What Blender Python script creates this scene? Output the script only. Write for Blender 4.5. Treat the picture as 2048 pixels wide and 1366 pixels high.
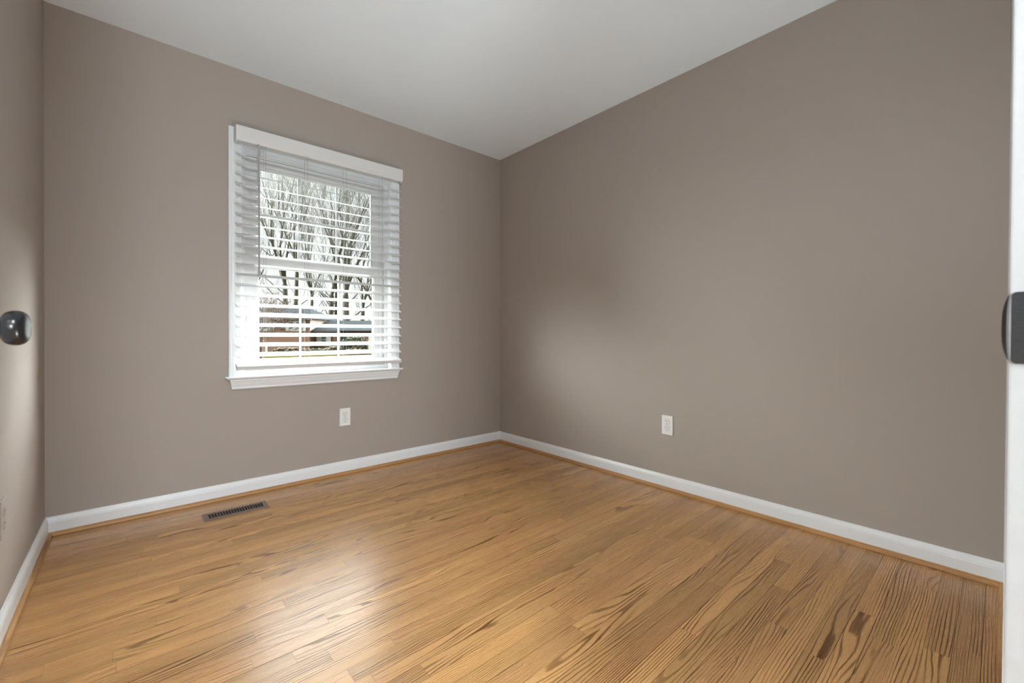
import bpy, bmesh, math, random
from mathutils import Vector, Matrix

for o in list(bpy.data.objects):
    bpy.data.objects.remove(o)
C = bpy.context.scene.collection
sc = bpy.context.scene
PI = math.pi

# ------------------------------------------------------------------ camera, sky, exposure
XR, XL, YW, H = 2.3784, -0.2987, 2.8588, 2.42        # right wall, left wall, window wall, ceiling
CAM_Z = 0.9145
YAW, PITCH, ROLL = 0.7221, -0.0027, 0.0006
FWD = Vector((math.sin(YAW) * math.cos(PITCH), math.cos(YAW) * math.cos(PITCH), math.sin(PITCH)))
RGT0 = Vector((math.cos(YAW), -math.sin(YAW), 0))
UP0 = RGT0.cross(FWD)
RGT = RGT0 * math.cos(ROLL) + UP0 * math.sin(ROLL)
UPV = -RGT0 * math.sin(ROLL) + UP0 * math.cos(ROLL)
cam_data = bpy.data.cameras.new('camera')
cam_data.sensor_width = 36
cam_data.lens = 861.93 / 2048 * 36
cam_data.shift_y = -10.656 / 2048
cam_data.clip_start = 0.02
cam_data.clip_end = 500
cam_data.dof.use_dof = True
cam_data.dof.focus_distance = 4.5
cam_data.dof.aperture_fstop = 10
cam = bpy.data.objects.new('camera', cam_data)
C.objects.link(cam)
mat3 = Matrix((RGT, UPV, -FWD)).transposed()
cam.matrix_world = Matrix.Translation((0, 0, CAM_Z)) @ mat3.to_4x4()
sc.camera = cam

world = bpy.data.worlds.new('overcast_sky')
sc.world = world
world.use_nodes = True
wn = world.node_tree
bg = wn.nodes['Background']
# overcast, dull bank over the houses opposite; unseen glow added to light the room
# on either side of it and above, duller again behind this house
SKY_BANK, GLOW_EAST, GLOW_WEST = 0.60, 118.0, 25.0
BANK_DIR = Vector((math.sin(math.radians(17)) * math.cos(math.radians(9)), math.cos(math.radians(17)) * math.cos(math.radians(9)), math.sin(math.radians(9))))
tc = wn.nodes.new('ShaderNodeTexCoord')
def w_dot(v):
    n = wn.nodes.new('ShaderNodeVectorMath'); n.operation = 'DOT_PRODUCT'
    wn.links.new(tc.outputs['Generated'], n.inputs[0]); n.inputs[1].default_value = v
    return n.outputs['Value']
def w_step(x, a, b, lo, hi):
    n = wn.nodes.new('ShaderNodeMapRange'); n.interpolation_type = 'SMOOTHSTEP'
    for i, q in enumerate((a, b, lo, hi)): n.inputs[i + 1].default_value = q
    wn.links.new(x, n.inputs[0])
    return n.outputs[0]
squash = wn.nodes.new('ShaderNodeVectorMath'); squash.operation = 'MULTIPLY'      # the bank is wide and low
wn.links.new(tc.outputs['Generated'], squash.inputs[0]); squash.inputs[1].default_value = (1, 1, 2)
nrm = wn.nodes.new('ShaderNodeVectorMath'); nrm.operation = 'NORMALIZE'
wn.links.new(squash.outputs[0], nrm.inputs[0])
bank = wn.nodes.new('ShaderNodeVectorMath'); bank.operation = 'DOT_PRODUCT'
wn.links.new(nrm.outputs[0], bank.inputs[0])
bank.inputs[1].default_value = Vector((BANK_DIR.x, BANK_DIR.y, 2 * BANK_DIR.z)).normalized()
away = w_step(bank.outputs['Value'], math.cos(math.radians(54)), math.cos(math.radians(24)), 1.0, 0.0)
sepw = wn.nodes.new('ShaderNodeSeparateXYZ'); wn.links.new(tc.outputs['Generated'], sepw.inputs[0])
high_ = w_step(sepw.outputs['Z'], 0.42, 0.78, 1.0, 0.22)
low_ = w_step(sepw.outputs['Z'], 0.02, 0.26, 0.45, 1.0)      # added glow dimmed near the horizon
high_n = wn.nodes.new('ShaderNodeMath'); high_n.operation = 'MULTIPLY'
wn.links.new(high_, high_n.inputs[0]); wn.links.new(low_, high_n.inputs[1])
high = high_n.outputs[0]
front = w_step(w_dot((0, 1, 0)), -0.15, 0.35, 0.0, 1.0)
glow = wn.nodes.new('ShaderNodeMath'); glow.operation = 'MULTIPLY'
glow0 = wn.nodes.new('ShaderNodeMath'); glow0.operation = 'MULTIPLY'
wn.links.new(away, glow0.inputs[0]); wn.links.new(high, glow0.inputs[1])
wn.links.new(glow0.outputs[0], glow.inputs[0]); wn.links.new(front, glow.inputs[1])
sky = wn.nodes.new('ShaderNodeMath'); sky.operation = 'MULTIPLY_ADD'
side = w_step(w_dot((math.cos(math.radians(17)), -math.sin(math.radians(17)), 0)), -0.4, 0.5, GLOW_WEST, GLOW_EAST)
wn.links.new(glow.outputs[0], sky.inputs[0]); wn.links.new(side, sky.inputs[1]); sky.inputs[2].default_value = SKY_BANK
wn.links.new(sky.outputs[0], bg.inputs['Strength'])
bg.inputs['Color'].default_value = (0.935, 0.975, 0.985, 1)

sc.view_settings.view_transform = 'Standard'
sc.view_settings.look = 'None'
sc.view_settings.gamma = 1
sc.view_settings.use_curve_mapping = False
sc.view_settings.exposure = 0.96
sc.cycles.max_bounces = 10
sc.cycles.diffuse_bounces = 6
sc.cycles.transparent_max_bounces = 24

DOOR_FILL_UP_W = 25.0  # strengths of the unseen lamps added to light the room
DOOR_FILL_W = 7.0
CEILING_FILL_W = 56.0
HALL_FILL_W = 100.0

# ------------------------------------------------------------------ helpers
def new_mat(name):
    m = bpy.data.materials.new(name)
    m.use_nodes = True
    return m, m.node_tree, m.node_tree.nodes['Principled BSDF']

def simple(name, col, rough=0.5, metal=0.0, spec=0.5, bump=None, var=0.0, vscale=6.0):
    m, nt, p = new_mat(name)
    p.inputs['Base Color'].default_value = (*col, 1)
    p.inputs['Roughness'].default_value = rough
    p.inputs['Metallic'].default_value = metal
    p.inputs['Specular IOR Level'].default_value = spec
    t = nt.nodes.new('ShaderNodeTexCoord')
    if var:
        n = nt.nodes.new('ShaderNodeTexNoise')
        n.inputs['Scale'].default_value = vscale
        n.inputs['Detail'].default_value = 4
        nt.links.new(t.outputs['Object'], n.inputs['Vector'])
        mx = nt.nodes.new('ShaderNodeMix'); mx.data_type = 'RGBA'
        mx.inputs[6].default_value = (*[c * (1 - var) for c in col], 1)
        mx.inputs[7].default_value = (*[min(1, c * (1 + var)) for c in col], 1)
        nt.links.new(n.outputs['Fac'], mx.inputs[0])
        nt.links.new(mx.outputs[2], p.inputs['Base Color'])
    if bump:
        n2 = nt.nodes.new('ShaderNodeTexNoise')
        n2.inputs['Scale'].default_value = bump[0]
        n2.inputs['Detail'].default_value = 3
        nt.links.new(t.outputs['Object'], n2.inputs['Vector'])
        b = nt.nodes.new('ShaderNodeBump')
        b.inputs['Strength'].default_value = bump[1]
        b.inputs['Distance'].default_value = 0.002
        nt.links.new(n2.outputs['Fac'], b.inputs['Height'])
        nt.links.new(b.outputs['Normal'], p.inputs['Normal'])
    return m

def math_node(nt, op, a, b=None, c=None):
    n = nt.nodes.new('ShaderNodeMath'); n.operation = op
    for i, v in enumerate((a, b, c)):
        if v is None: continue
        if isinstance(v, (int, float)): n.inputs[i].default_value = v
        else: nt.links.new(v, n.inputs[i])
    return n.outputs[0]

def oak(name, light, dark, rough=0.3):
    """oak boards: UV in metres along / across the board, attribute 'plank' holds three random numbers"""
    m, nt, p = new_mat(name)
    uv = nt.nodes.new('ShaderNodeUVMap'); uv.uv_map = 'UVMap'
    s = nt.nodes.new('ShaderNodeSeparateXYZ'); nt.links.new(uv.outputs[0], s.inputs[0])
    at = nt.nodes.new('ShaderNodeAttribute'); at.attribute_name = 'plank'
    r = nt.nodes.new('ShaderNodeSeparateColor'); nt.links.new(at.outputs['Color'], r.inputs[0])
    u, v = s.outputs[0], s.outputs[1]
    r1, r2, r3 = r.outputs[0], r.outputs[1], r.outputs[2]
    def noise(a, b, c, detail=2.0, rough_=0.5):
        cb = nt.nodes.new('ShaderNodeCombineXYZ')
        for i, q in enumerate((a, b, c)):
            if isinstance(q, (int, float)): cb.inputs[i].default_value = q
            else: nt.links.new(q, cb.inputs[i])
        n = nt.nodes.new('ShaderNodeTexNoise'); n.inputs['Scale'].default_value = 1
        n.inputs['Detail'].default_value = detail; n.inputs['Roughness'].default_value = rough_
        nt.links.new(cb.outputs[0], n.inputs['Vector'])
        return n.outputs['Fac']
    mul = lambda a, b: math_node(nt, 'MULTIPLY', a, b)
    add = lambda a, b: math_node(nt, 'ADD', a, b)
    o1 = mul(r1, 61.0); o2 = mul(r2, 47.0)
    big = noise(add(mul(u, 1.5), o1), add(mul(v, 13.0), o2), mul(r3, 31.0), 1.5, 0.45)
    wob = noise(add(mul(u, 14.0), o2), add(mul(v, 60.0), o1), 3.0, 2.0)
    k = add(2.0, mul(r3, 12.0))                        # how much the rings wander on this board
    st = add(38.0, mul(math_node(nt, 'SUBTRACT', 1.0, r3), 140.0))   # straight lines per metre
    ring = add(add(mul(big, k), mul(v, st)), mul(wob, 0.32))
    w = math_node(nt, 'SINE', mul(ring, 2 * PI))
    mr = nt.nodes.new('ShaderNodeMapRange'); mr.interpolation_type = 'SMOOTHSTEP'
    mr.inputs[1].default_value = 0.0; mr.inputs[2].default_value = 1.0
    nt.links.new(w, mr.inputs[0])
    fade = noise(add(mul(u, 2.2), o2), add(mul(v, 22.0), 7.0), r1, 2.0)
    fr = nt.nodes.new('ShaderNodeMapRange'); fr.inputs[1].default_value = 0.36; fr.inputs[2].default_value = 0.68
    nt.links.new(fade, fr.inputs[0])
    lines = mul(mr.outputs[0], add(0.22, mul(fr.outputs[0], 0.78)))
    pore = noise(add(mul(u, 9.0), o1), add(mul(v, 620.0), o2), 1.0, 2.0, 0.6)
    pr = nt.nodes.new('ShaderNodeMapRange'); pr.inputs[1].default_value = 0.5; pr.inputs[2].default_value = 0.8
    nt.links.new(pore, pr.inputs[0])
    fleck = noise(add(mul(u, 70.0), o1), add(mul(v, 150.0), o2), 5.0, 1.0)
    fk = nt.nodes.new('ShaderNodeMapRange'); fk.inputs[1].default_value = 0.55; fk.inputs[2].default_value = 0.75
    nt.links.new(fleck, fk.inputs[0])
    dk = math_node(nt, 'MINIMUM', 1.0, add(mul(lines, 1.0), mul(pr.outputs[0], 0.62)))
    mx = nt.nodes.new('ShaderNodeMix'); mx.data_type = 'RGBA'
    mx.inputs[6].default_value = (*light, 1); mx.inputs[7].default_value = (*dark, 1)
    nt.links.new(dk, mx.inputs[0])
    val = add(add(0.80, mul(r2, 0.30)), mul(fk.outputs[0], 0.09))
    hsv = nt.nodes.new('ShaderNodeHueSaturation')
    nt.links.new(mx.outputs[2], hsv.inputs['Color'])
    nt.links.new(val, hsv.inputs['Value'])
    nt.links.new(add(0.4970, mul(r1, 0.006)), hsv.inputs['Hue'])
    hsv.inputs['Saturation'].default_value = 1.0
    nt.links.new(hsv.outputs[0], p.inputs['Base Color'])
    nt.links.new(add(rough, mul(dk, 0.10)), p.inputs['Roughness'])
    p.inputs['Specular IOR Level'].default_value = 0.6
    bmp = nt.nodes.new('ShaderNodeBump'); bmp.inputs['Strength'].default_value = 0.05
    bmp.inputs['Distance'].default_value = 0.001
    nt.links.new(math_node(nt, 'SUBTRACT', 1.0, dk), bmp.inputs['Height'])
    nt.links.new(bmp.outputs[0], p.inputs['Normal'])
    return m

def obj(name, bm, mat, parent=None, smooth=False, loc=None):
    bmesh.ops.recalc_face_normals(bm, faces=bm.faces[:])
    me = bpy.data.meshes.new(name)
    bm.to_mesh(me); bm.free()
    if smooth:
        for f in me.polygons: f.use_smooth = True
    for mm in (mat if isinstance(mat, (list, tuple)) else [mat]):
        me.materials.append(mm)
    o = bpy.data.objects.new(name, me)
    C.objects.link(o)
    if loc is not None: o.location = loc
    if parent is not None:
        o.parent = parent
    return o

def empty(name, loc=(0, 0, 0), rotz=0.0):
    o = bpy.data.objects.new(name, None)
    o.empty_display_size = 0.1
    C.objects.link(o)
    o.location = loc; o.rotation_euler = (0, 0, rotz)
    return o

def tag(o, label, cat, group=None, kind=None):
    o['label'] = label; o['category'] = cat
    if group: o['group'] = group
    if kind: o['kind'] = kind
    return o

def structure(o, label=None):
    o['kind'] = 'structure'
    if label: o['label'] = label
    return o

def box(bm, x0, x1, y0, y1, z0, z1, bevel=0.0, mi=0, seg=2):
    vs = [bm.verts.new((x, y, z)) for x in (x0, x1) for y in (y0, y1) for z in (z0, z1)]
    fs = []
    for q in ((0, 1, 3, 2), (4, 6, 7, 5), (0, 4, 5, 1), (2, 3, 7, 6), (0, 2, 6, 4), (1, 5, 7, 3)):
        f = bm.faces.new([vs[i] for i in q]); f.material_index = mi; fs.append(f)
    bmesh.ops.recalc_face_normals(bm, faces=fs)
    if bevel:
        es = list({e for f in fs for e in f.edges})
        bmesh.ops.bevel(bm, geom=es, offset=bevel, segments=seg, affect='EDGES', profile=0.6)
    return bm

def prism(bm, pts, a0, a1, axis='x', e0=None, e1=None):
    """extrude a 2D profile. axis x: pts are (y,z); axis y: pts are (x,z); axis z: pts are (x,y).
    e0/e1(p) give an end offset for each profile point (mitres)"""
    def P(a, p):
        if axis == 'x': return (a, p[0], p[1])
        if axis == 'y': return (p[0], a, p[1])
        return (p[0], p[1], a)
    A = [bm.verts.new(P(a0 + (e0(p) if e0 else 0), p)) for p in pts]
    B = [bm.verts.new(P(a1 + (e1(p) if e1 else 0), p)) for p in pts]
    n = len(pts)
    for i in range(n):
        bm.faces.new((A[i], A[(i + 1) % n], B[(i + 1) % n], B[i]))
    bm.faces.new(A[::-1]); bm.faces.new(B)
    return bm

def lathe(bm, prof, n=32, axis='z', origin=(0, 0, 0)):
    """prof: list of (r, h) along the axis, closed with caps"""
    O = Vector(origin)
    rings = []
    for r, h in prof:
        ring = []
        for k in range(n):
            a = 2 * PI * k / n
            c, s = r * math.cos(a), r * math.sin(a)
            if axis == 'z': q = (c, s, h)
            elif axis == 'x': q = (h, c, s)
            else: q = (c, h, s)
            ring.append(bm.verts.new(O + Vector(q)))
        rings.append(ring)
    for a, b in zip(rings, rings[1:]):
        for k in range(n):
            bm.faces.new((a[k], a[(k + 1) % n], b[(k + 1) % n], b[k]))
    bm.faces.new(rings[0][::-1]); bm.faces.new(rings[-1])
    return bm

def tube(bm, pts, r, n=6):
    pts = [Vector(p) for p in pts]
    rs = r if isinstance(r, (list, tuple)) else [r] * len(pts)
    rings = []
    for i, p in enumerate(pts):
        d = (pts[min(i + 1, len(pts) - 1)] - pts[max(i - 1, 0)]).normalized()
        a = d.cross(Vector((0, 0, 1)))
        if a.length < 1e-3: a = d.cross(Vector((1, 0, 0)))
        a.normalize(); b = d.cross(a)
        rings.append([bm.verts.new(p + a * (rs[i] * math.cos(2 * PI * k / n)) + b * (rs[i] * math.sin(2 * PI * k / n))) for k in range(n)])
    for A, B in zip(rings, rings[1:]):
        for k in range(n):
            bm.faces.new((A[k], A[(k + 1) % n], B[(k + 1) % n], B[k]))
    bm.faces.new(rings[0][::-1]); bm.faces.new(rings[-1])
    return bm

BM = bmesh.new

# ------------------------------------------------------------------ materials
M_wall = simple('taupe_wall_paint', (0.388, 0.338, 0.299), 0.62, spec=0.3, bump=(260, 0.06), var=0.012, vscale=2.0)
M_ceil = simple('ceiling_paint', (0.85, 0.935, 1.0), 0.8, spec=0.2, bump=(180, 0.08))
M_hall = simple('hall_wall_paint', (0.36, 0.345, 0.33), 0.7, spec=0.2, bump=(260, 0.06))
M_hallceil = simple('hall_ceiling_paint', (0.6, 0.6, 0.6), 0.8)
M_trim = simple('white_trim_paint', (0.78, 0.80, 0.82), 0.35, spec=0.5, bump=(90, 0.03))
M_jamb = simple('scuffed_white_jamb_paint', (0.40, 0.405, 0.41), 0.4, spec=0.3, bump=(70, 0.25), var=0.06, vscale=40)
M_vinyl = simple('white_vinyl', (0.66, 0.66, 0.665), 0.35)
M_blind = simple('white_faux_wood', (0.69, 0.69, 0.69), 0.38, bump=(60, 0.02))
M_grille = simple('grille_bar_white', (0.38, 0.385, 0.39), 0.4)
M_gap_shade = simple('gap_shade_grey', (0.16, 0.16, 0.165), 0.8)  # shade between sash and frame, put in as dark strips
M_cord = simple('blind_cord', (0.30, 0.30, 0.29), 0.7)
M_wand = simple('tilt_wand_plastic', (0.40, 0.40, 0.405), 0.3)
M_plate = simple('white_outlet_plastic', (0.80, 0.80, 0.80), 0.3)
M_dark = simple('slot_black', (0.012, 0.012, 0.012), 0.6)
M_screw = simple('screw_metal', (0.6, 0.6, 0.6), 0.3, metal=0.9)
M_vent = simple('brown_register_enamel', (0.205, 0.125, 0.098), 0.35, spec=0.5)
M_knob = simple('black_knob_metal', (0.008, 0.008, 0.009), 0.24, spec=0.40)
M_strike = simple('black_strike_metal', (0.018, 0.018, 0.019), 0.5, metal=0.2, bump=(300, 0.2))
M_bend_glint = simple('strike_bend_glint', (0.30, 0.30, 0.305), 0.4, metal=0.6)  # highlight of the lip's bend put into the colour as lighter metal
M_sub = simple('dark_subfloor', (0.06, 0.03, 0.012), 0.9)
M_floor = oak('oak_strip_floor', (0.615, 0.335, 0.132), (0.165, 0.066, 0.015), 0.27)
M_shoe = oak('oak_shoe_moulding', (0.53, 0.28, 0.10), (0.24, 0.10, 0.028), 0.45)
M_bark = simple('grey_brown_bark', (0.052, 0.048, 0.031), 0.9, var=0.35, vscale=1.5)
M_twig = simple('red_brown_twigs', (0.060, 0.036, 0.022), 0.9, var=0.3, vscale=2)
M_roof = simple('blue_grey_shingles', (0.030, 0.034, 0.036), 0.9, spec=0.0, var=0.25, vscale=3)
M_siding = simple('white_siding', (0.46, 0.46, 0.43), 0.6)
M_pane_dark = simple('house_window_pane', (0.085, 0.10, 0.105), 0.1)
M_soffit = simple('brown_soffit', (0.065, 0.045, 0.030), 0.8)
M_hedge = simple('evergreen_hedge', (0.030, 0.042, 0.014), 0.9, var=0.5, vscale=4)
M_shrub = simple('brown_shrub', (0.085, 0.066, 0.042), 0.9, var=0.5, vscale=4)
M_block = simple('pale_stucco', (0.46, 0.45, 0.40), 0.8)
M_lawn = simple('winter_lawn', (0.030, 0.027, 0.0095), 0.95, spec=0.0, var=0.25, vscale=0.35)

def brick_mat():
    m, nt, p = new_mat('red_brick')
    t = nt.nodes.new('ShaderNodeTexCoord')
    b = nt.nodes.new('ShaderNodeTexBrick')
    b.inputs['Color1'].default_value = (0.170, 0.078, 0.042, 1)
    b.inputs['Color2'].default_value = (0.130, 0.058, 0.032, 1)
    b.inputs['Mortar'].default_value = (0.24, 0.19, 0.15, 1)
    b.inputs['Scale'].default_value = 4.0
    b.inputs['Mortar Size'].default_value = 0.012
    mp = nt.nodes.new('ShaderNodeMapping'); mp.inputs['Rotation'].default_value = (PI / 2, 0, 0)
    nt.links.new(t.outputs['Object'], mp.inputs[0]); nt.links.new(mp.outputs[0], b.inputs[0])
    nt.links.new(b.outputs['Color'], p.inputs['Base Color'])
    p.inputs['Roughness'].default_value = 0.9
    return m
M_brick = brick_mat()

def glass_mat():
    m = bpy.data.materials.new('window_glass'); m.use_nodes = True
    nt = m.node_tree; nt.nodes.clear()
    out = nt.nodes.new('ShaderNodeOutputMaterial')
    tr = nt.nodes.new('ShaderNodeBsdfTransparent'); tr.inputs[0].default_value = (0.93, 0.955, 0.94, 1)
    gl = nt.nodes.new('ShaderNodeBsdfGlossy'); gl.inputs['Roughness'].default_value = 0.02
    fr = nt.nodes.new('ShaderNodeFresnel'); fr.inputs[0].default_value = 1.45
    mx = nt.nodes.new('ShaderNodeMixShader')
    nt.links.new(fr.outputs[0], mx.inputs[0]); nt.links.new(tr.outputs[0], mx.inputs[1])
    nt.links.new(gl.outputs[0], mx.inputs[2]); nt.links.new(mx.outputs[0], out.inputs[0])
    return m
M_glass = glass_mat()

def lamp_mat(name, col, s):
    m, nt, p = new_mat(name)
    p.inputs['Base Color'].default_value = (0.9, 0.9, 0.9, 1)
    p.inputs['Emission Color'].default_value = (*col, 1)
    p.inputs['Emission Strength'].default_value = s
    return m
M_fillglass = lamp_mat('fill_lamp_glass', (1.0, 0.96, 0.9), 1.2)

# ------------------------------------------------------------------ room shell
WT = 0.17                                  # window wall thickness
OX0, OX1, OZ0, OZ1 = 0.464, 1.372, 0.66, 2.000    # window opening
bm = BM()
box(bm, XL - .12, OX0, YW, YW + WT, 0, H)
box(bm, OX1, XR + .12, YW, YW + WT, 0, H)
box(bm, OX0, OX1, YW, YW + WT, 0, OZ0)
box(bm, OX0, OX1, YW, YW + WT, OZ1, H)
structure(obj('wall_back', bm, M_wall), 'taupe painted wall with the window')
bm = BM(); box(bm, XR, XR + .12, -0.02, YW, 0, H)
structure(obj('wall_right', bm, M_wall), 'taupe painted wall on the right with a white outlet')
bm = BM(); box(bm, XL - .12, XL, -0.02, YW, 0, H)
structure(obj('wall_left', bm, M_wall), 'taupe painted wall on the left beside the black knob')
# doorway wall (behind / beside the camera), opening between the jambs
JX0, JX1, DH = -0.285, 0.530, 2.04
WY0, WY1 = -0.135, -0.020
bm = BM()
box(bm, XL - .12, JX0 - .019, WY0, WY1, 0, H)
box(bm, JX1 + .019, XR + .12, WY0, WY1, 0, H)
box(bm, JX0 - .019, JX1 + .019, WY0, WY1, DH + .019, H)
structure(obj('wall_front', bm, M_wall))
bm = BM(); box(bm, XL - .12, XR + .12, -0.135, YW + WT, H, H + .1)
structure(obj('ceiling', bm, M_ceil), 'plain light grey painted ceiling')
# hallway behind the camera
HX0, HX1, HY = -3.0, 3.2, -3.2
bm = BM(); box(bm, HX0, HX1, HY - .1, HY, 0, H); structure(obj('wall_hall_far', bm, M_hall))
bm = BM(); box(bm, HX0 - .1, HX0, HY - .1, WY0, 0, H); structure(obj('wall_hall_west', bm, M_hall))
bm = BM(); box(bm, HX1, HX1 + .1, HY - .1, WY0, 0, H); structure(obj('wall_hall_east', bm, M_hall))
bm = BM(); box(bm, HX0, XL - .12, WY0, WY1, 0, H); box(bm, XR + .12, HX1, WY0, WY1, 0, H); structure(obj('wall_hall_near', bm, M_hall))
bm = BM(); box(bm, HX0 - .1, HX1 + .1, HY - .1, WY0, H, H + .1); structure(obj('ceiling_hall', bm, M_hallceil))

# floor: every oak strip is laid into one floor surface
random.seed(11)
PITCH_F = 0.05724
ROW0 = 1.3511
KNOWN = {}                                  # row index -> joints seen in the photo
def row_of(y): return math.floor((y - ROW0) / PITCH_F)
for y, xj in ((1.433, .4695), (1.378, .673), (1.265, .422), (1.493, .2763), (1.61, .385), (1.037, .597),
              (2.48, .130), (2.36, .028), (2.165, .012), (1.79, .055), (2.05, .51), (2.60, -.02)):
    KNOWN.setdefault(row_of(y), []).append(xj)
bm = BM()
uvl = bm.loops.layers.uv.new('UVMap')
cl = bm.loops.layers.float_color.new('plank')
def plank(bm, x0, x1, y0, y1, z, rnd, uvl, cl):
    vs = [bm.verts.new(q) for q in ((x0, y0, z), (x1, y0, z), (x1, y1, z), (x0, y1, z))]
    f = bm.faces.new(vs)
    for l in f.loops:
        co = l.vert.co
        l[uvl].uv = (co.x, co.y - (y0 + y1) / 2)
        l[cl] = (*rnd, 1)
    return f
def lay(x0, x1, ya, yb):
    for r in range(row_of(ya), row_of(yb) + 1):
        y0, y1 = max(ya, ROW0 + r * PITCH_F), min(yb, ROW0 + (r + 1) * PITCH_F)
        if y1 - y0 < .004: continue
        cuts = list(KNOWN.get(r, []))
        x = x0 + random.uniform(.1, .9)
        while x < x1 - .2:
            if all(abs(x - k) > .35 for k in cuts): cuts.append(x)
            x += random.uniform(.6, 1.7)
        xs = [x0] + sorted(c for c in cuts if x0 + .05 < c < x1 - .05) + [x1]
        g = random.choice((.0002, .0002, .0003, .0004, .0008))
        for a, b in zip(xs, xs[1:]):
            rnd = (random.random(), random.random(), random.random() ** .85)
            plank(bm, a + .0002, b - .0002, y0 + g, y1 - g, 0, rnd, uvl, cl)
lay(XL, XR, WY1, YW)
lay(HX0, HX1, HY, WY1)
for f in bm.faces: f.material_index = 0
bm.faces.ensure_lookup_table()
vs = [bm.verts.new(q) for q in ((HX0 - .1, HY - .1, -.003), (XR + .12, HY - .1, -.003), (XR + .12, YW + WT, -.003), (HX0 - .1, YW + WT, -.003))]
f = bm.faces.new(vs); f.material_index = 1
box(bm, HX0 - .1, XR + .12, HY - .1, YW + WT, -.08, -.004, mi=1)
structure(obj('floor', bm, [M_floor, M_sub]), 'honey oak strip floor with a glossy finish')

# baseboards: flat face with a moulded top, and an oak shoe along the floor
BH, SH = 0.086, 0.019
base_prof = [(0, 0), (.0125, 0), (.0125, .060), (.0115, .064), (.0118, .067), (.0095, .074), (.006, .081), (.0045, BH), (0, BH)]
shoe_prof = [(.0125, .001), (.0262, .001), (.0262, .006), (.0245, .0115), (.021, .0155), (.0165, .018), (.0125, SH)]
def along(name, prof, side, a0, a1, mat, m0=0, m1=0, uvs=False):
    """side: which wall; m0/m1: mitre sign at the two ends"""
    bm = BM()
    e0 = (lambda p: m0 * p[2]); e1 = (lambda p: m1 * p[2])
    if side == 'back':
        pts = [(YW - d, z, d) for d, z in prof]; ax = 'x'
    elif side == 'right':
        pts = [(XR - d, z, d) for d, z in prof]; ax = 'y'
    elif side == 'left':
        pts = [(XL + d, z, d) for d, z in prof]; ax = 'y'
    else:
        pts = [(WY1 + d, z, d) for d, z in prof]; ax = 'x'
    prism(bm, pts, a0, a1, ax, e0, e1)
    if uvs:
        ul = bm.loops.layers.uv.new('UVMap'); c_ = bm.loops.layers.float_color.new('plank')
        rnd = (random.random(), .45, .25)
        for f in bm.faces:
            for l in f.loops:
                co = l.vert.co
                l[ul].uv = (co.x if ax == 'x' else co.y, co.z * .8 + (co.y if ax == 'x' else co.x) * .6)
                l[c_] = (*rnd, 1)
    return obj(name, bm, mat)
for side, a0, a1, m0, m1, nm in (('back', XL, XR, 1, -1, 'back'), ('right', WY1, YW, 1, -1, 'right'),
                                 ('left', WY1, YW, 1, -1, 'left'), ('front', JX1 + .08, XR, 0, -1, 'front')):
    b = structure(along('baseboard_' + nm, base_prof, side, a0, a1, M_trim, m0, m1))
    s = along('shoe_moulding', shoe_prof, side, a0, a1, M_shoe, m0, m1, True)
    s.parent = b
    s['label'] = 'oak shoe moulding'

# ------------------------------------------------------------------ door frame, strike plate, open door with black knob
bm = BM()
LEAN = 0.0073
def jamb(bm, x0, x1, z0, z1):
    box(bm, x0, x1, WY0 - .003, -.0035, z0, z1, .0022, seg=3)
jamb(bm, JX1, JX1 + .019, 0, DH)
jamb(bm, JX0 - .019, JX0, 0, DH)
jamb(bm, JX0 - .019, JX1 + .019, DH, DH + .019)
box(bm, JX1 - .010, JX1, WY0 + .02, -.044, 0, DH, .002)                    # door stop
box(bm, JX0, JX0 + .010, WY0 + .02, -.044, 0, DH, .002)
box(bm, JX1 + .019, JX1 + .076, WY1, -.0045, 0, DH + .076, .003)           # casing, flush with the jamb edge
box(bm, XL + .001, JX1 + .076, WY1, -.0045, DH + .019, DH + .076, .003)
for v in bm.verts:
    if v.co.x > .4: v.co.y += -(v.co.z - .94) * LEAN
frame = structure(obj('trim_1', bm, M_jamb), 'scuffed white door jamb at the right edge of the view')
# strike plate with a lip curling past the edge of the jamb
zc = .9145 + .0173 * .348
bm = BM()
HW = .0286
def sp_outline():
    """rounded rectangle in (y,z); y runs from the hidden edge (-) to the lip (+)"""
    pts = []
    r = .006
    y0, y1 = -.034, -.0046
    for cy, cz, a0 in ((y1 - r * .6, HW - r, 0), (y0 + r, HW - r, 90), (y0 + r, -HW + r, 180), (y1 - r * .6, -HW + r, 270)):
        for k in range(7):
            a = math.radians(a0 + k * 15)
            pts.append((cy + r * (.6 if cy > -.02 else 1) * math.cos(a), cz + r * math.sin(a)))
    return pts
pts = sp_outline()
fr_ = [bm.verts.new((JX1 - .0012, y, zc + z)) for y, z in pts]
bk_ = [bm.verts.new((JX1 + .0005, y, zc + z)) for y, z in pts]
n = len(pts)
bm.faces.new(fr_); bm.faces.new(bk_[::-1])
for i in range(n): bm.faces.new((fr_[i], fr_[(i + 1) % n], bk_[(i + 1) % n], bk_[i]))
# lip: a grid bending outwards beyond the jamb edge
NU, NV = 8, 14
for th in (0, 1):
    grid = []
    for i in range(NU + 1):
        t = i / NU
        row = []
        for j in range(NV + 1):
            s_ = j / NV * 2 - 1
            hw = HW * (.94 - .10 * t * t)
            reach = .0050 * (1 - .55 * abs(s_) ** 3.0)
            y = -.0052 + reach * t
            x = JX1 - .0014 + .0040 * t * t + th * .0011
            row.append(bm.verts.new((x, y, zc + s_ * hw)))
        grid.append(row)
    for i in range(NU):
        for j in range(NV):
            f = bm.faces.new((grid[i][j], grid[i + 1][j], grid[i + 1][j + 1], grid[i][j + 1]))
            f.material_index = 1 if i < 4 else 0  # first part of the lip carries the painted bend highlight
for v in bm.verts: v.co.y += -(v.co.z - .94) * LEAN
sp = obj('strike_plate', bm, [M_strike, M_bend_glint], frame, smooth=False)
sp['label'] = 'black metal strike plate'
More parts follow.
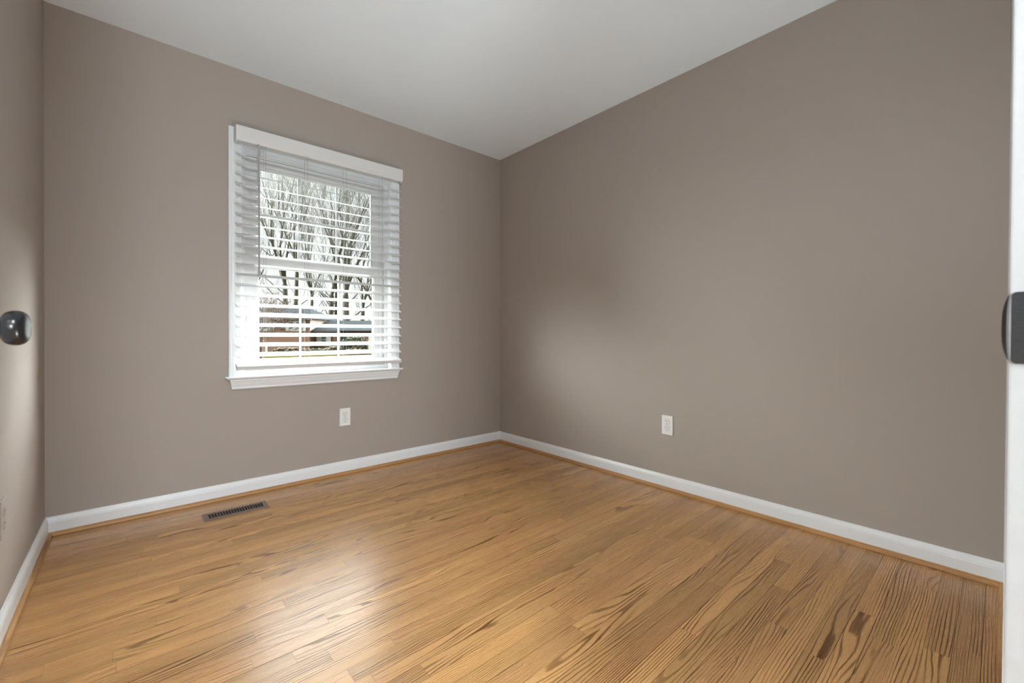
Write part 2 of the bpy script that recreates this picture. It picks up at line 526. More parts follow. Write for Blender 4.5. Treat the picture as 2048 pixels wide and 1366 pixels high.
for dz in (-.020, .020):
    bm = BM(); lathe(bm, [(.0001, -.0022), (.003, -.0021), (.0042, -.0012), (.0042, 0)], 16, 'x', (JX1 - .0004, -.0235, zc + dz))
    obj('screw', bm, M_strike, sp)

# open door leaf; local x runs from the hinge to the latch edge, local -y is the face towards the room
DW, DT = 0.808, 0.035
KN = Vector((-.2044, 1.5127, .0156)) * 0.5
hinge = Vector((JX0 + .003, -.003, 0))
door = empty('door_1', hinge, 0)
# direction so that the leaf passes .057 m behind the knob centre
dx, dy = KN.x - hinge.x, KN.y - hinge.y
dist = math.hypot(dx, dy)
off = .056
th = math.atan2(dy, dx) + math.asin(off / dist)
door.rotation_euler = (0, 0, th)
structure(door, 'open white door standing against the left wall')
along_k = math.sqrt(dist * dist - off * off)
bm = BM()
z0d, z1d = .012, 2.03
box(bm, 0, DW, .006, DT - .006, z0d, z1d)
for y0, y1 in ((0, .006), (DT - .006, DT)):
    for x0, x1 in ((0, .115), (DW - .115, DW), (DW / 2 - .05, DW / 2 + .05)):
        box(bm, x0, x1, y0, y1, z0d, z1d, .0015)
    for za, zb in ((z0d, .24), (.86, .99), (1.62, 1.72), (1.91, z1d)):
        box(bm, .115, DW / 2 - .05, y0, y1, za, zb, .0015); box(bm, DW / 2 + .05, DW - .115, y0, y1, za, zb, .0015)
leaf = obj('door_leaf', bm, M_trim, door)
KZ = CAM_Z + KN.z
# local -y is the side facing into the room
def knob_bm(sgn):
    bm = BM()
    face = 0 if sgn < 0 else DT
    prof = [(.0235, 0), (.0235, .003), (.020, .006), (.0115, .009), (.0088, .014), (.0085, .041), (.0098, .0445), (.0135, .0465),
            (.0172, .0488), (.0193, .0518), (.0202, .0557), (.0199, .0596), (.0184, .0629), (.0157, .0651), (.0110, .0664), (.005, .0669), (.0003, .067)]
    fine = []
    for i in range(len(prof) - 1):                     # rounded (Catmull-Rom) between the turned sections
        p0, p1, p2, p3 = (prof[max(0, min(len(prof) - 1, i + q))] for q in (-1, 0, 1, 2))
        for t in (0, .25, .5, .75):
            fine.append(tuple(max(.0003 if a_ == 0 else 0, .5 * (2 * p1[a_] + (p2[a_] - p0[a_]) * t + (2 * p0[a_] - 5 * p1[a_] + 4 * p2[a_] - p3[a_]) * t * t + (3 * p1[a_] - p0[a_] - 3 * p2[a_] + p3[a_]) * t ** 3)) for a_ in (0, 1)))
    fine.append(prof[-1])
    lathe(bm, [(r, face + sgn * h) for r, h in fine], 72, 'y', (along_k, 0, KZ))
    return bm
k = obj('door_knob', knob_bm(-1), M_knob, door, smooth=True); k['label'] = 'glossy black round door knob'
k = obj('door_knob', knob_bm(1), M_knob, door, smooth=True); k['label'] = 'black knob on the far face of the door'
for zh in (.22, 1.02, 1.82):
    bm = BM(); tube(bm, [(-.004, DT / 2 - .022, zh - .045), (-.004, DT / 2 - .022, zh + .045)], .006, 12)
    obj('hinge', bm, M_strike, door)

# ------------------------------------------------------------------ window
win = empty('window_1', (0, 0, 0))
structure(win, 'double hung white window with grilles and a white slatted blind in front')
CX0, CX1, CZT = 0.4022, 1.4322, 2.080
SILL = 0.680
# casing profile: distance from outer edge -> projection from wall
cas = [(0, 0), (0, .0155), (.004, .0178), (.010, .0178), (.014, .0158), (.018, .0150), (.024, .0162), (.036, .0140), (.048, .0110), (.057, .0100), (.061, .0085), (.061, 0)]
bm = BM()
prism(bm, [(CX0 + d, YW - t) for d, t in cas], SILL, CZT, 'z')
obj('side_casing', bm, M_trim, win)
bm = BM()
prism(bm, [(CX1 - d, YW - t) for d, t in cas], SILL, CZT, 'z')
obj('side_casing', bm, M_trim, win)
bm = BM()
prism(bm, [(YW - t, CZT - d) for d, t in cas], CX0 + .061, CX1 - .061, 'x')
obj('head_casing', bm, M_trim, win)
# jamb lining of the opening
D1 = YW + .044
bm = BM()
box(bm, OX0 - .001, OX0 + .012 - .012, YW - .004, YW + .13, SILL, OZ1)
box(bm, OX0, OX0 + .004, YW - .004, YW + .13, SILL, OZ1)
box(bm, OX1 - .004, OX1, YW - .004, YW + .13, SILL, OZ1)
box(bm, OX0, OX1, YW - .004, YW + .13, OZ1 - .004, OZ1)
obj('jamb_lining', bm, M_trim, win)
# stool and apron
bm = BM()
T0 = .018
nose = [(YW + .044, SILL), (YW + .044, SILL - T0), (YW - .030, SILL - T0), (YW - .036, SILL - T0 + .004), (YW - .041, SILL - .010), (YW - .0425, SILL - .005), (YW - .040, SILL - .001), (YW - .036, SILL)]
bm_s = BM()
prism(bm_s, [(y, z) for y, z in nose if True], OX0, OX1, 'x')
# horns past the casing on both sides
hornp = [(YW, SILL), (YW, SILL - T0), (YW - .030, SILL - T0), (YW - .036, SILL - T0 + .004), (YW - .041, SILL - .010), (YW - .0425, SILL - .005), (YW - .040, SILL - .001), (YW - .036, SILL)]
prism(bm_s, hornp, CX0 - .020, OX0, 'x', e0=lambda p: .016 * (SILL - p[1]) / T0)
prism(bm_s, hornp, OX1, CX1 + .020, 'x', e1=lambda p: -.016 * (SILL - p[1]) / T0)
obj('stool', bm_s, M_trim, win)
AZ0, AZ1 = .6075, SILL - T0
ap = [(0, AZ1), (.030, AZ1), (.030, AZ1 - .006), (.0265, AZ1 - .010), (.0255, AZ1 - .016), (.0235, AZ1 - .018), (.021, AZ1 - .028), (.0165, AZ1 - .038), (.0150, AZ1 - .044), (.0165, AZ0 + .006), (.0145, AZ0), (0, AZ0)]
bm = BM()
prism(bm, [(YW - d, z) for d, z in ap], CX0 + .004, CX1 - .004, 'x',
      e0=lambda p: .011 * ((AZ1 - p[1]) / (AZ1 - AZ0)) ** .7 if p[1] < AZ1 else 0,
      e1=lambda p: -.011 * ((AZ1 - p[1]) / (AZ1 - AZ0)) ** .7 if p[1] < AZ1 else 0)
obj('apron', bm, M_trim, win)
# vinyl frame
FX0, FX1, FZ0, FZ1 = OX0 + .004, OX1 - .004, SILL, OZ1 - .004
bm = BM()
fw = .024
box(bm, FX0, FX0 + fw, D1, D1 + .086, FZ0, FZ1, .002); box(bm, FX1 - fw, FX1, D1, D1 + .086, FZ0, FZ1, .002)
box(bm, FX0 + fw, FX1 - fw, D1, D1 + .086, FZ1 - .022, FZ1, .002)
box(bm, FX0 + fw, FX1 - fw, D1, D1 + .086, FZ0, FZ0 + .026, .002)
# parting beads of the balance track beside the upper sash
box(bm, FX0 + fw, FX0 + fw + .010, D1 + .040, D1 + .046, 1.375, FZ1 - .022, .001)
box(bm, FX1 - fw - .010, FX1 - fw, D1 + .040, D1 + .046, 1.375, FZ1 - .022, .001)
obj('vinyl_frame', bm, M_vinyl, win)
def sash(name, x0, x1, z0, z1, d0, th, stile, top, bot, label):
    """one sash: frame ring with a glazing bead; children pane and grille bars"""
    gx0, gx1, gz0, gz1 = x0 + stile, x1 - stile, z0 + bot, z1 - top
    bm = BM()
    box(bm, x0, gx0, d0, d0 + th, z0, z1, .002); box(bm, gx1, x1, d0, d0 + th, z0, z1, .002)
    box(bm, gx0, gx1, d0, d0 + th, z1 - top, z1, .002); box(bm, gx0, gx1, d0, d0 + th, z0, z0 + bot, .002)
    b = .007
    box(bm, gx0, gx0 + b, d0 + .006, d0 + th - .006, gz0, gz1, .002); box(bm, gx1 - b, gx1, d0 + .006, d0 + th - .006, gz0, gz1, .002)
    box(bm, gx0 + b, gx1 - b, d0 + .006, d0 + th - .006, gz1 - b, gz1, .002); box(bm, gx0 + b, gx1 - b, d0 + .006, d0 + th - .006, gz0, gz0 + b, .002)
    s = obj(name, bm, M_vinyl, win); s['label'] = label
    bm = BM()
    yg = d0 + th * .55
    bm.faces.new([bm.verts.new(q) for q in ((gx0 + b, yg, gz0 + b), (gx1 - b, yg, gz0 + b), (gx1 - b, yg, gz1 - b), (gx0 + b, yg, gz1 - b))])
    obj('pane', bm, M_glass, s)
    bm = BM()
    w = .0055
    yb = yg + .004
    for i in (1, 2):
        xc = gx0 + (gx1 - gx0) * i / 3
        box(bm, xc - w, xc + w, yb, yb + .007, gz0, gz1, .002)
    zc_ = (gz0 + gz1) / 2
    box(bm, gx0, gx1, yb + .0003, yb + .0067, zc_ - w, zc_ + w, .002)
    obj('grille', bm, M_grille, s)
    return s
SX0, SX1 = FX0 + fw + .001, FX1 - fw - .001
sash('upper_sash', SX0 + .008, SX1 - .008, 1.330, FZ1 - .024, D1 + .047, .030, .060, .056, .044, 'upper sash with six lights')
sash('lower_sash', SX0, SX1, FZ0 + .027, 1.374, D1 + .013, .030, .068, .054, .058, 'lower sash with six lights')
for nm, x0, x1, z0, z1, d in (('w', SX0 + .0045, SX0 + .0078, 1.38, FZ1 - .026, .050), ('e', SX1 - .0078, SX1 - .0045, 1.38, FZ1 - .026, .050), ('h', SX0 + .008, SX1 - .008, FZ1 - .0245, FZ1 - .0215, .0475),
                                ('l', SX0 - .0012, SX0 + .0006, FZ0 + .03, 1.37, .0120), ('r', SX1 - .0006, SX1 + .0012, FZ0 + .03, 1.37, .0120)):
    bm = BM(); box(bm, x0, x1, D1 + d, D1 + d + .004, z0, z1); obj('gap_shade_strip', bm, M_gap_shade, win)  # thin dark strips drawn for the shaded gaps round the sashes
bm = BM(); box(bm, .905, .945, D1 + .006, D1 + .014, 1.372, 1.386, .003); obj('sash_lock', bm, M_vinyl, win)
# outside sill and brick mould so that the opening reads from outside too
bm = BM(); box(bm, OX0, OX1, D1 + .087, YW + WT + .03, SILL - .06, SILL - .001); obj('outer_sill', bm, M_trim, win)

# ------------------------------------------------------------------ blind
random.seed(5)
blind = empty('window_blind', (0.925, YW - .05, 2.0))
tag(blind, 'white faux wood window blind with open slats, valance and tilt wand', 'blind')
def bobj(name, bm, mat, smooth=False, parent=None):
    o = obj(name, bm, mat, None, smooth)
    o.parent = parent or blind
    if parent is None: o.matrix_parent_inverse = Matrix.Translation(-Vector(blind.location))
    return o
VX0, VX1, VY = .4275, 1.4225, YW - .087
VZ0, VZ1 = 1.9870, 2.0715
vp = [(0, VZ1), (-.003, VZ1 + .0), (-.0115, VZ1 - .002), (-.0125, VZ1 - .008), (-.0125, VZ0 + .022), (-.0115, VZ0 + .017), (-.0105, VZ0 + .012), (-.0080, VZ0 + .005), (-.004, VZ0), (0, VZ0)]
bm = BM()
prism(bm, [(VY + .0125 + d, z) for d, z in vp], VX0, VX1, 'x', e0=lambda p: 0, e1=lambda p: 0)
# returns
for x0, x1 in ((VX0, VX0 + .010), (VX1 - .010, VX1)):
    pr_ = [(VY + .0126, VZ1), (VY + .0126, VZ0 + .002), (VY + .022, VZ0 - .004), (VY + .030, VZ0 - .006), (YW - .020, VZ0 + .006), (YW - .020, VZ1)]
    prism(bm, pr_, x0, x1, 'x')
bobj('valance', bm, M_blind)
bm = BM(); box(bm, VX0 + .014, VX1 - .014, VY + .016, YW - .020, VZ0 + .004, VZ0 + .050, .002); bobj('headrail', bm, M_blind)
SLX0, SLX1 = .4315, 1.4180
TILT = math.radians(21.5)
SW, ST = .0585, .0028
Z_FIRST, SP = 1.9272, .05628
def slat_bm(tilt):
    """slightly crowned slat about its own centre"""
    bm = BM()
    N = 6
    up, lo = [], []
    for i in range(N + 1):
        t = i / N * 2 - 1
        y = t * SW / 2
        crown = .0010 * (1 - t * t)
        edge = ST / 2 * (1 if abs(t) < .99 else .55)
        up.append((y, crown + edge)); lo.append((y, crown - edge))
    prof = [(y * math.cos(tilt) - z * math.sin(tilt), y * math.sin(tilt) + z * math.cos(tilt)) for y, z in up + lo[::-1]]
    prism(bm, prof, SLX0, SLX1, 'x')
    return bm
SLY = YW - .0515
for i in range(21):
    bm = slat_bm(TILT + math.radians(random.uniform(-1.0, 1.0)))
    z = Z_FIRST - SP * i + random.uniform(-.0008, .0008)
    bmesh.ops.translate(bm, verts=bm.verts[:], vec=(random.uniform(-.001, .001), SLY, z))
    bobj('slat', bm, M_blind)
# bottom rail
bm = BM()
box(bm, SLX0, SLX1, -.029, .029, -.0105, .0105, .003)
bmesh.ops.rotate(bm, verts=bm.verts[:], cent=(0, 0, 0), matrix=Matrix.Rotation(math.radians(20), 3, 'X'))
bmesh.ops.translate(bm, verts=bm.verts[:], vec=(0, SLY, .7385))
rail = bobj('bottom_rail', bm, M_blind)
CORDX = (.573, .797, 1.032, 1.272)
for x in CORDX:
    bm = BM()
    for y in (SLY - .0293, SLY + .0293):
        tube(bm, [(x, y, 1.99), (x, y, .735 + (y - SLY) * .36)], .00075, 5)
    bobj('ladder_cord', bm, M_cord)
for x in CORDX:
    bm = BM()
    lathe(bm, [(.0045, -.0335), (.0045, -.031), (.003, -.029)], 12, 'y', (0, 0, 0))
    tube(bm, [(0, -.033, 0), (.004, -.036, -.002), (.007, -.035, -.006)], .0012, 6)
    bmesh.ops.translate(bm, verts=bm.verts[:], vec=(x + .012, SLY, .7285))
    bobj('cord_plug', bm, M_blind)
    bm = BM()
    tube(bm, [(x - .004, SLY - .030, .80), (x + .002, SLY - .035, .775), (x + .006, SLY - .037, .750), (x + .012, SLY - .0345, .731)], .0007, 5)
    bobj('cord_tail', bm, M_cord)
# tilt wand hanging from the headrail
bm = BM()
wx, wy = .5365, YW - .092
tube(bm, [(wx, wy + .012, VZ0 + .008), (wx, wy + .003, VZ0 - .004), (wx, wy, VZ0 - .016), (wx, wy, 1.255), (wx, wy, 1.2470)], [.002, .002, .0062, .0062, .0035], 6)
w = bobj('tilt_wand', bm, M_wand); w['label'] = 'grey hexagonal tilt wand'

# ------------------------------------------------------------------ outlets
def outlet(name, loc, rotz, mat, label, slots=True):
    """local: plate in the xz plane, face towards -y"""
    t = empty(name, loc, rotz)
    tag(t, label, 'outlet')
    w2, h2 = .0350, .0573
    bm = BM()
    box(bm, -w2, w2, -.0055, .0, -h2, h2)
    top = [f for f in bm.faces if f.normal.y < -.5]
    es = list({e for f in top for e in f.edges})
    bmesh.ops.bevel(bm, geom=es, offset=.004, segments=3, affect='EDGES', profile=.6)
    obj('cover_plate', bm, mat, t)
    for dz in (.0195, -.0195):
        bm = BM()
        R = .0172
        pts = []
        for k in range(48):
            a = 2 * PI * k / 48
            z = max(-.0142, min(.0142, R * math.sin(a)))
            pts.append((R * math.cos(a), z))
        A = [bm.verts.new((x, -.0052, z + dz)) for x, z in pts]; B = [bm.verts.new((x * .97, -.0072, z * .97 + dz)) for x, z in pts]
        for i in range(48): bm.faces.new((A[i], A[(i + 1) % 48], B[(i + 1) % 48], B[i]))
        bm.faces.new(B[::-1])
        rec = obj('receptacle', bm, mat, t)
        # flat ring round the receptacle, the gap's shade put into its grey
        bm = BM()
        O_ = [bm.verts.new((x * 1.045, -.00565, z * 1.05 + dz)) for x, z in pts]; I_ = [bm.verts.new((x * 1.0, -.00565, z * 1.0 + dz)) for x, z in pts]
        for i in range(48): bm.faces.new((O_[i], O_[(i + 1) % 48], I_[(i + 1) % 48], I_[i]))
        obj('shade_ring', bm, M_ring_shade if mat is M_plate else mat, rec)
        for x, hh in ((-.0064, .0042), (.0064, .0034)):
            bm = BM(); box(bm, x - .0011, x + .0011, -.0074, -.0070, dz + .0045 - hh, dz + .0045 + hh); obj('slot', bm, M_dark, rec)
        bm = BM(); lathe(bm, [(.0024, -.0074), (.0024, -.0070)], 16, 'y', (0, 0, dz - .0080)); obj('ground_hole', bm, M_dark, rec)
    bm = BM(); lathe(bm, [(.0001, -.0068), (.0022, -.0066), (.0030, -.0056), (.0030, -.005)], 16, 'y'); obj('screw', bm, M_screw if slots else mat, t)
    return t
M_ring_shade = simple('outlet_shade_grey', (0.22, 0.22, 0.22), 0.8)  # grey of the painted gap shade
outlet('wall_outlet', (1.0508, YW, .374), 0, M_plate, 'white duplex wall outlet under the window above the baseboard')
outlet('wall_outlet', (XR, 1.3058, .381), -PI / 2, M_plate, 'white duplex wall outlet on the bare right wall')
outlet('wall_outlet', (XL, 2.003, .357), PI / 2, M_wall, 'taupe painted wall outlet low on the left wall at the photo edge', slots=False)

# ------------------------------------------------------------------ floor register
vx0, vx1, vy0, vy1 = .2610, .5475, 2.567, 2.6770
reg = empty('floor_register', ((vx0 + vx1) / 2, (vy0 + vy1) / 2, 0))
tag(reg, 'brown metal floor register with a row of narrow slots below the window', 'floor vent')
hx, hy = (vx1 - vx0) / 2, (vy1 - vy0) / 2
sx_, sy_ = hx - .0235, .0335
bm = BM()
def ring_strip(bm, a, b):
    """quad ring between two rectangles given as (hx,hy,z)"""
    A = [bm.verts.new((sx * a[0], sy * a[1], a[2])) for sx, sy in ((-1, -1), (1, -1), (1, 1), (-1, 1))]
    B = [bm.verts.new((sx * b[0], sy * b[1], b[2])) for sx, sy in ((-1, -1), (1, -1), (1, 1), (-1, 1))]
    for i in range(4): bm.faces.new((A[i], A[(i + 1) % 4], B[(i + 1) % 4], B[i]))
ring_strip(bm, (hx, hy, .0005), (hx, hy, .0022))
ring_strip(bm, (hx, hy, .0022), (hx - .004, hy - .004, .0045))
ring_strip(bm, (hx - .004, hy - .004, .0045), (sx_, sy_, .0052))
ring_strip(bm, (sx_, sy_, .0052), (sx_, sy_, .0006))
obj('frame', bm, M_vent, reg)
bm = BM(); bm.faces.new([bm.verts.new((a * sx_, b * sy_, .0006)) for a, b in ((-1, -1), (1, -1), (1, 1), (-1, 1))])  # black sheet painted in place of the register's shaded interior
o = obj('interior_shade', bm, M_dark, reg); o['label'] = 'black sheet standing for the shaded opening below the fins'
for i in range(1, 20):
    xc = -sx_ + 2 * sx_ * i / 20
    bm = BM(); box(bm, xc - .0013, xc + .0013, -sy_ - .0005, sy_ + .0005, .0008, .0050)
    obj('fin', bm, M_vent, reg)

# ------------------------------------------------------------------ unseen fill lamps added to light the room
def ceiling_fill_lamp(name, loc, r, watts, label, col=(.86, .95, 1.0)):
    t = empty(name, loc)
    tag(t, label, 'ceiling light')
    bm = BM(); lathe(bm, [(r * .55, 0), (r * .6, -.006), (r * .6, -.022), (r * .5, -.028)], 40, 'z'); obj('canopy', bm, M_trim, t, True)
    bm = BM(); lathe(bm, [(r * .96, -.030), (r, -.036), (r * .97, -.058), (r * .80, -.085), (r * .5, -.105), (.004, -.112)], 40, 'z')
    obj('glass_shade', bm, M_fillglass, t, True)
    bm = BM(); lathe(bm, [(.008, -.110), (.009, -.118), (.003, -.128)], 16, 'z'); obj('finial', bm, M_screw, t, True)
    ld = bpy.data.lights.new(name + '_light', 'POINT')
    ld.energy = watts; ld.color = col; ld.shadow_soft_size = .18
    lo = bpy.data.objects.new(name + '_light', ld); C.objects.link(lo)
    lo.parent = t; lo.location = (0, 0, -.25)
    return t
def globe_lamp(loc, watts, up_watts, label, col=(.86, .95, 1.0)):
    """unseen fill lamp added on the floor: black cup with a frosted globe, most of its light thrown upwards"""
    t = empty('globe_lamp', loc)
    tag(t, label, 'floor lamp')
    bm = BM(); lathe(bm, [(.060, 0), (.062, .004), (.062, .10), (.060, .103), (.056, .10), (.056, .012), (.003, .010)], 36, 'z'); obj('cup', bm, M_strike, t, True)
    bm = BM(); lathe(bm, [(.004, .05), (.040, .062), (.058, .095), (.064, .130), (.056, .168), (.034, .190), (.003, .197)], 28, 'z'); obj('globe', bm, M_fillglass, t, True)
    for kind, w in (('POINT', watts), ('SPOT', up_watts)):
        ld = bpy.data.lights.new('globe_lamp_light', kind)
        ld.energy = w; ld.color = col; ld.shadow_soft_size = .06
        if kind == 'SPOT': ld.spot_size = 2.6; ld.spot_blend = .6
        lo = bpy.data.objects.new('globe_lamp_light', ld); C.objects.link(lo)
        lo.parent = t; lo.location = (0, 0, .29); lo.rotation_euler = (PI, 0, 0)
    return t
globe_lamp((.66, .14, 0), DOOR_FILL_W, DOOR_FILL_UP_W, 'unseen globe fill lamp added on the floor beside the door frame')  # added to lift the ceiling and lower walls
ceiling_fill_lamp('ceiling_fill_lamp', (.18, -.72, H), .15, CEILING_FILL_W, 'unseen ceiling fill lamp added in the hallway behind the doorway')  # added to brighten the room through the doorway

def floor_lamp(loc, watts, label, col=(.86, .95, 1.0)):
    """unseen fill lamp added in the hallway: foot, pole, open drum shade"""
    t = empty('floor_lamp', loc)
    tag(t, label, 'floor lamp')
    bm = BM(); lathe(bm, [(.12, 0), (.12, .012), (.10, .022), (.012, .026)], 36, 'z'); obj('foot', bm, M_strike, t, True)
    bm = BM(); tube(bm, [(0, 0, .02), (0, 0, .71)], .009, 12); obj('pole', bm, M_strike, t, True)
    bm = BM(); lathe(bm, [(.02, .70), (.10, .72), (.17, .79), (.19, .87), (.17, .95), (.10, 1.02), (.004, 1.04)], 36, 'z'); obj('globe', bm, M_fillglass, t, True)
    ld = bpy.data.lights.new('floor_lamp_light', 'POINT')
    ld.energy = watts; ld.color = col; ld.shadow_soft_size = .26
    lo = bpy.data.objects.new('floor_lamp_light', ld); C.objects.link(lo)
    lo.parent = t; lo.location = (0, 0, 1.32)
    return t
floor_lamp((-.25, -1.4, 0), HALL_FILL_W, 'unseen fill lamp on a black pole added in the hallway')  # added as fill from the hallway side

# ------------------------------------------------------------------ outdoors
GZ = -1.10
bm = BM()
vs = [bm.verts.new(q) for q in ((-160, YW + WT + .2, GZ), (200, YW + WT + .2, GZ), (200, 260, GZ), (-160, 260, GZ))]
bm.faces.new(vs)
structure(obj('lawn', bm, M_lawn), 'yellow green winter lawn outside the window')
# axes of the street opposite: houses stand square to this direction
FH = Vector((math.sin(YAW), math.cos(YAW), 0)); RH = Vector((math.cos(YAW), -math.sin(YAW), 0))
def place(lat, dep, z=GZ): 
    v = RH * lat + FH * dep
    return Vector((v.x, v.y, z))
S50 = 50 / 861.93
def hx_(px): return (px - 1024) * S50
def hz_(py): return CAM_Z + (670 - py) * S50 - GZ         # height above ground, at 50 m
# houses are built in local axes: x along the street, y away from the viewer, z up
def wbox(bm, x0, x1, y0, y1, z0, z1): return box(bm, x0, x1, y0, y1, z0, z1)
def hip_roof(bm, x0, x1, y0, y1, z0, z1, inset):
    ym = (y0 + y1) / 2
    a = [bm.verts.new(q) for q in ((x0, y0, z0), (x1, y0, z0), (x1, y1, z0), (x0, y1, z0))]
    r = [bm.verts.new((x0 + inset, ym, z1)), bm.verts.new((x1 - inset, ym, z1))]
    for q in ((a[0], a[1], r[1], r[0]), (a[1], a[2], r[1]), (a[2], a[3], r[0], r[1]), (a[3], a[0], r[0]), (a[3], a[2], a[1], a[0])): bm.faces.new(q)
def house(name, dep, label):
    h = empty(name, place(0, dep), -YAW)
    tag(h, label, 'house')
    return h
def hwin(h, x0, x1, z0, z1, y=0.0):
    f = .10
    bm = BM()
    wbox(bm, x0, x0 + f, y - .08, y + .02, z0, z1); wbox(bm, x1 - f, x1, y - .08, y + .02, z0, z1)
    wbox(bm, x0 + f, x1 - f, y - .08, y + .02, z1 - f, z1); wbox(bm, x0 + f, x1 - f, y - .08, y + .02, z0, z0 + f)
    wbox(bm, x0 + f, x1 - f, y - .07, y + .02, (z0 + z1) / 2 - .03, (z0 + z1) / 2 + .03)
    w = obj('window', bm, M_siding, h)
    bm = BM(); wbox(bm, x0 + f, x1 - f, y - .02, y + .01, z0 + f, z1 - f); obj('pane', bm, M_pane_dark, w)
h1 = house('brick_house', 50, 'tall red brick house with white window panels seen through the left window lights')
xa, xb = hx_(400), hx_(620)
bm = BM(); wbox(bm, xa, xb, 0, 8, 0, hz_(638)); obj('brick_wall', bm, M_brick, h1)
bm = BM(); hip_roof(bm, xa - .5, xb + .4, -.55, 8.5, hz_(638), hz_(613), 2.2); obj('roof', bm, M_roof, h1)
bm = BM(); wbox(bm, xa - .5, xb + .4, -.56, -.46, hz_(640.5), hz_(638) + .02); obj('gutter', bm, M_soffit, h1)
for p0, p1, ws in ((571, 612, ((577, 589.5), (591.5, 604))), (508, 549, ((513, 526), (528, 541))), (440, 484, ((446, 460), (462, 476)))):
    bm = BM(); wbox(bm, hx_(p0), hx_(p1), -.06, .02, hz_(662), hz_(641)); obj('white_panel', bm, M_siding, h1)
    for a, b in ws: hwin(h1, hx_(a), hx_(b), hz_(659.5), hz_(643), -.07)
bm = BM(); wbox(bm, hx_(545), hx_(549.5), -1.5, -1.2, 0, hz_(690)); obj('porch_post', bm, M_siding, h1)
h2 = house('ranch_house', 50, 'low brick house wing with blue grey roof seen through the right window lights')
xa, xb = hx_(621), hx_(800)
bm = BM(); wbox(bm, xa, xb, 1.0, 8, 0, hz_(661)); obj('brick_wall', bm, M_brick, h2)
bm = BM(); hip_roof(bm, xa - .05, xb + .5, .2, 8.5, hz_(661.5), hz_(639), .3); obj('roof', bm, M_roof, h2)
bm = BM(); wbox(bm, xa - .05, hx_(672), .22, .98, hz_(664.5), hz_(661.6)); obj('soffit', bm, M_soffit, h2)
for a, b in ((626, 634), (647, 655)):
    bm = BM(); wbox(bm, hx_(a), hx_(b), .90, .98, hz_(693), hz_(666)); obj('shutter', bm, M_siding, h2)
hwin(h2, hx_(634), hx_(647), hz_(693), hz_(666), .98)
bm = BM(); wbox(bm, hx_(672), hx_(677), .4, .8, 0, hz_(662)); obj('porch_post', bm, M_siding, h2)
bm = BM(); wbox(bm, hx_(677), hx_(684), .90, .99, hz_(705), hz_(664)); obj('front_door', bm, M_pane_dark, h2)
bm = BM(); wbox(bm, hx_(734), hx_(800), .5, .98, 0, hz_(672)); obj('garage_door', bm, M_block, h2)

def blob(name, lat0, lat1, dep, h, d, mat, label, cat, seed):
    """bushy mass: many overlapping leafy tufts on one shrub"""
    rnd = random.Random(seed)
    bm = BM()
    L = lat1 - lat0
    for k in range(int(40 + L * 40)):
        cx = rnd.uniform(-L / 2, L / 2); cy = rnd.uniform(-d / 2, d / 2)
        env = (1 - abs(2 * cx / L) ** 4 * .35)
        cz = rnd.uniform(.05, 1) * h * env
        r = rnd.uniform(.09, .2)
        base = len(bm.verts)
        g = bmesh.ops.create_icosphere(bm, subdivisions=1, radius=r)
        for v in g['verts']:
            v.co = v.co * rnd.uniform(.65, 1.3) + Vector((cx, cy, min(cz, h * env - r * .5)))
    o = obj(name, bm, mat, None, False, place((lat0 + lat1) / 2, dep))
    o.rotation_euler = (0, 0, -YAW)
    tag(o, label, cat)
    return o
S46 = 46 / 861.93
def lx(px, D): return (px - 1024) * D / 861.93
blob('evergreen_hedge', lx(687, 47), lx(733, 47), 47, 1.78, 1.6, M_hedge, 'clipped green hedge in front of the low wing at the right panes', 'hedge', 1)
blob('brown_shrub', lx(650, 46.5), lx(684, 46.5), 46.5, .75, 1.0, M_shrub, 'low brown shrub bed before the porch of the low wing', 'shrub', 2)
blob('green_shrub', lx(622, 46), lx(648, 46), 46, .55, 1.0, M_hedge, 'low green shrub under the shuttered window of the low wing', 'shrub', 3)
blob('grey_shrub', lx(549, 46), lx(620, 46), 46, .62, 1.1, M_shrub, 'long low dark shrub row along the tall brick house', 'shrub', 4)
blob('brown_groundcover', lx(688, 45), lx(735, 45), 45, .5, .8, M_shrub, 'brown dry shrub at the foot of the green hedge', 'shrub', 6)

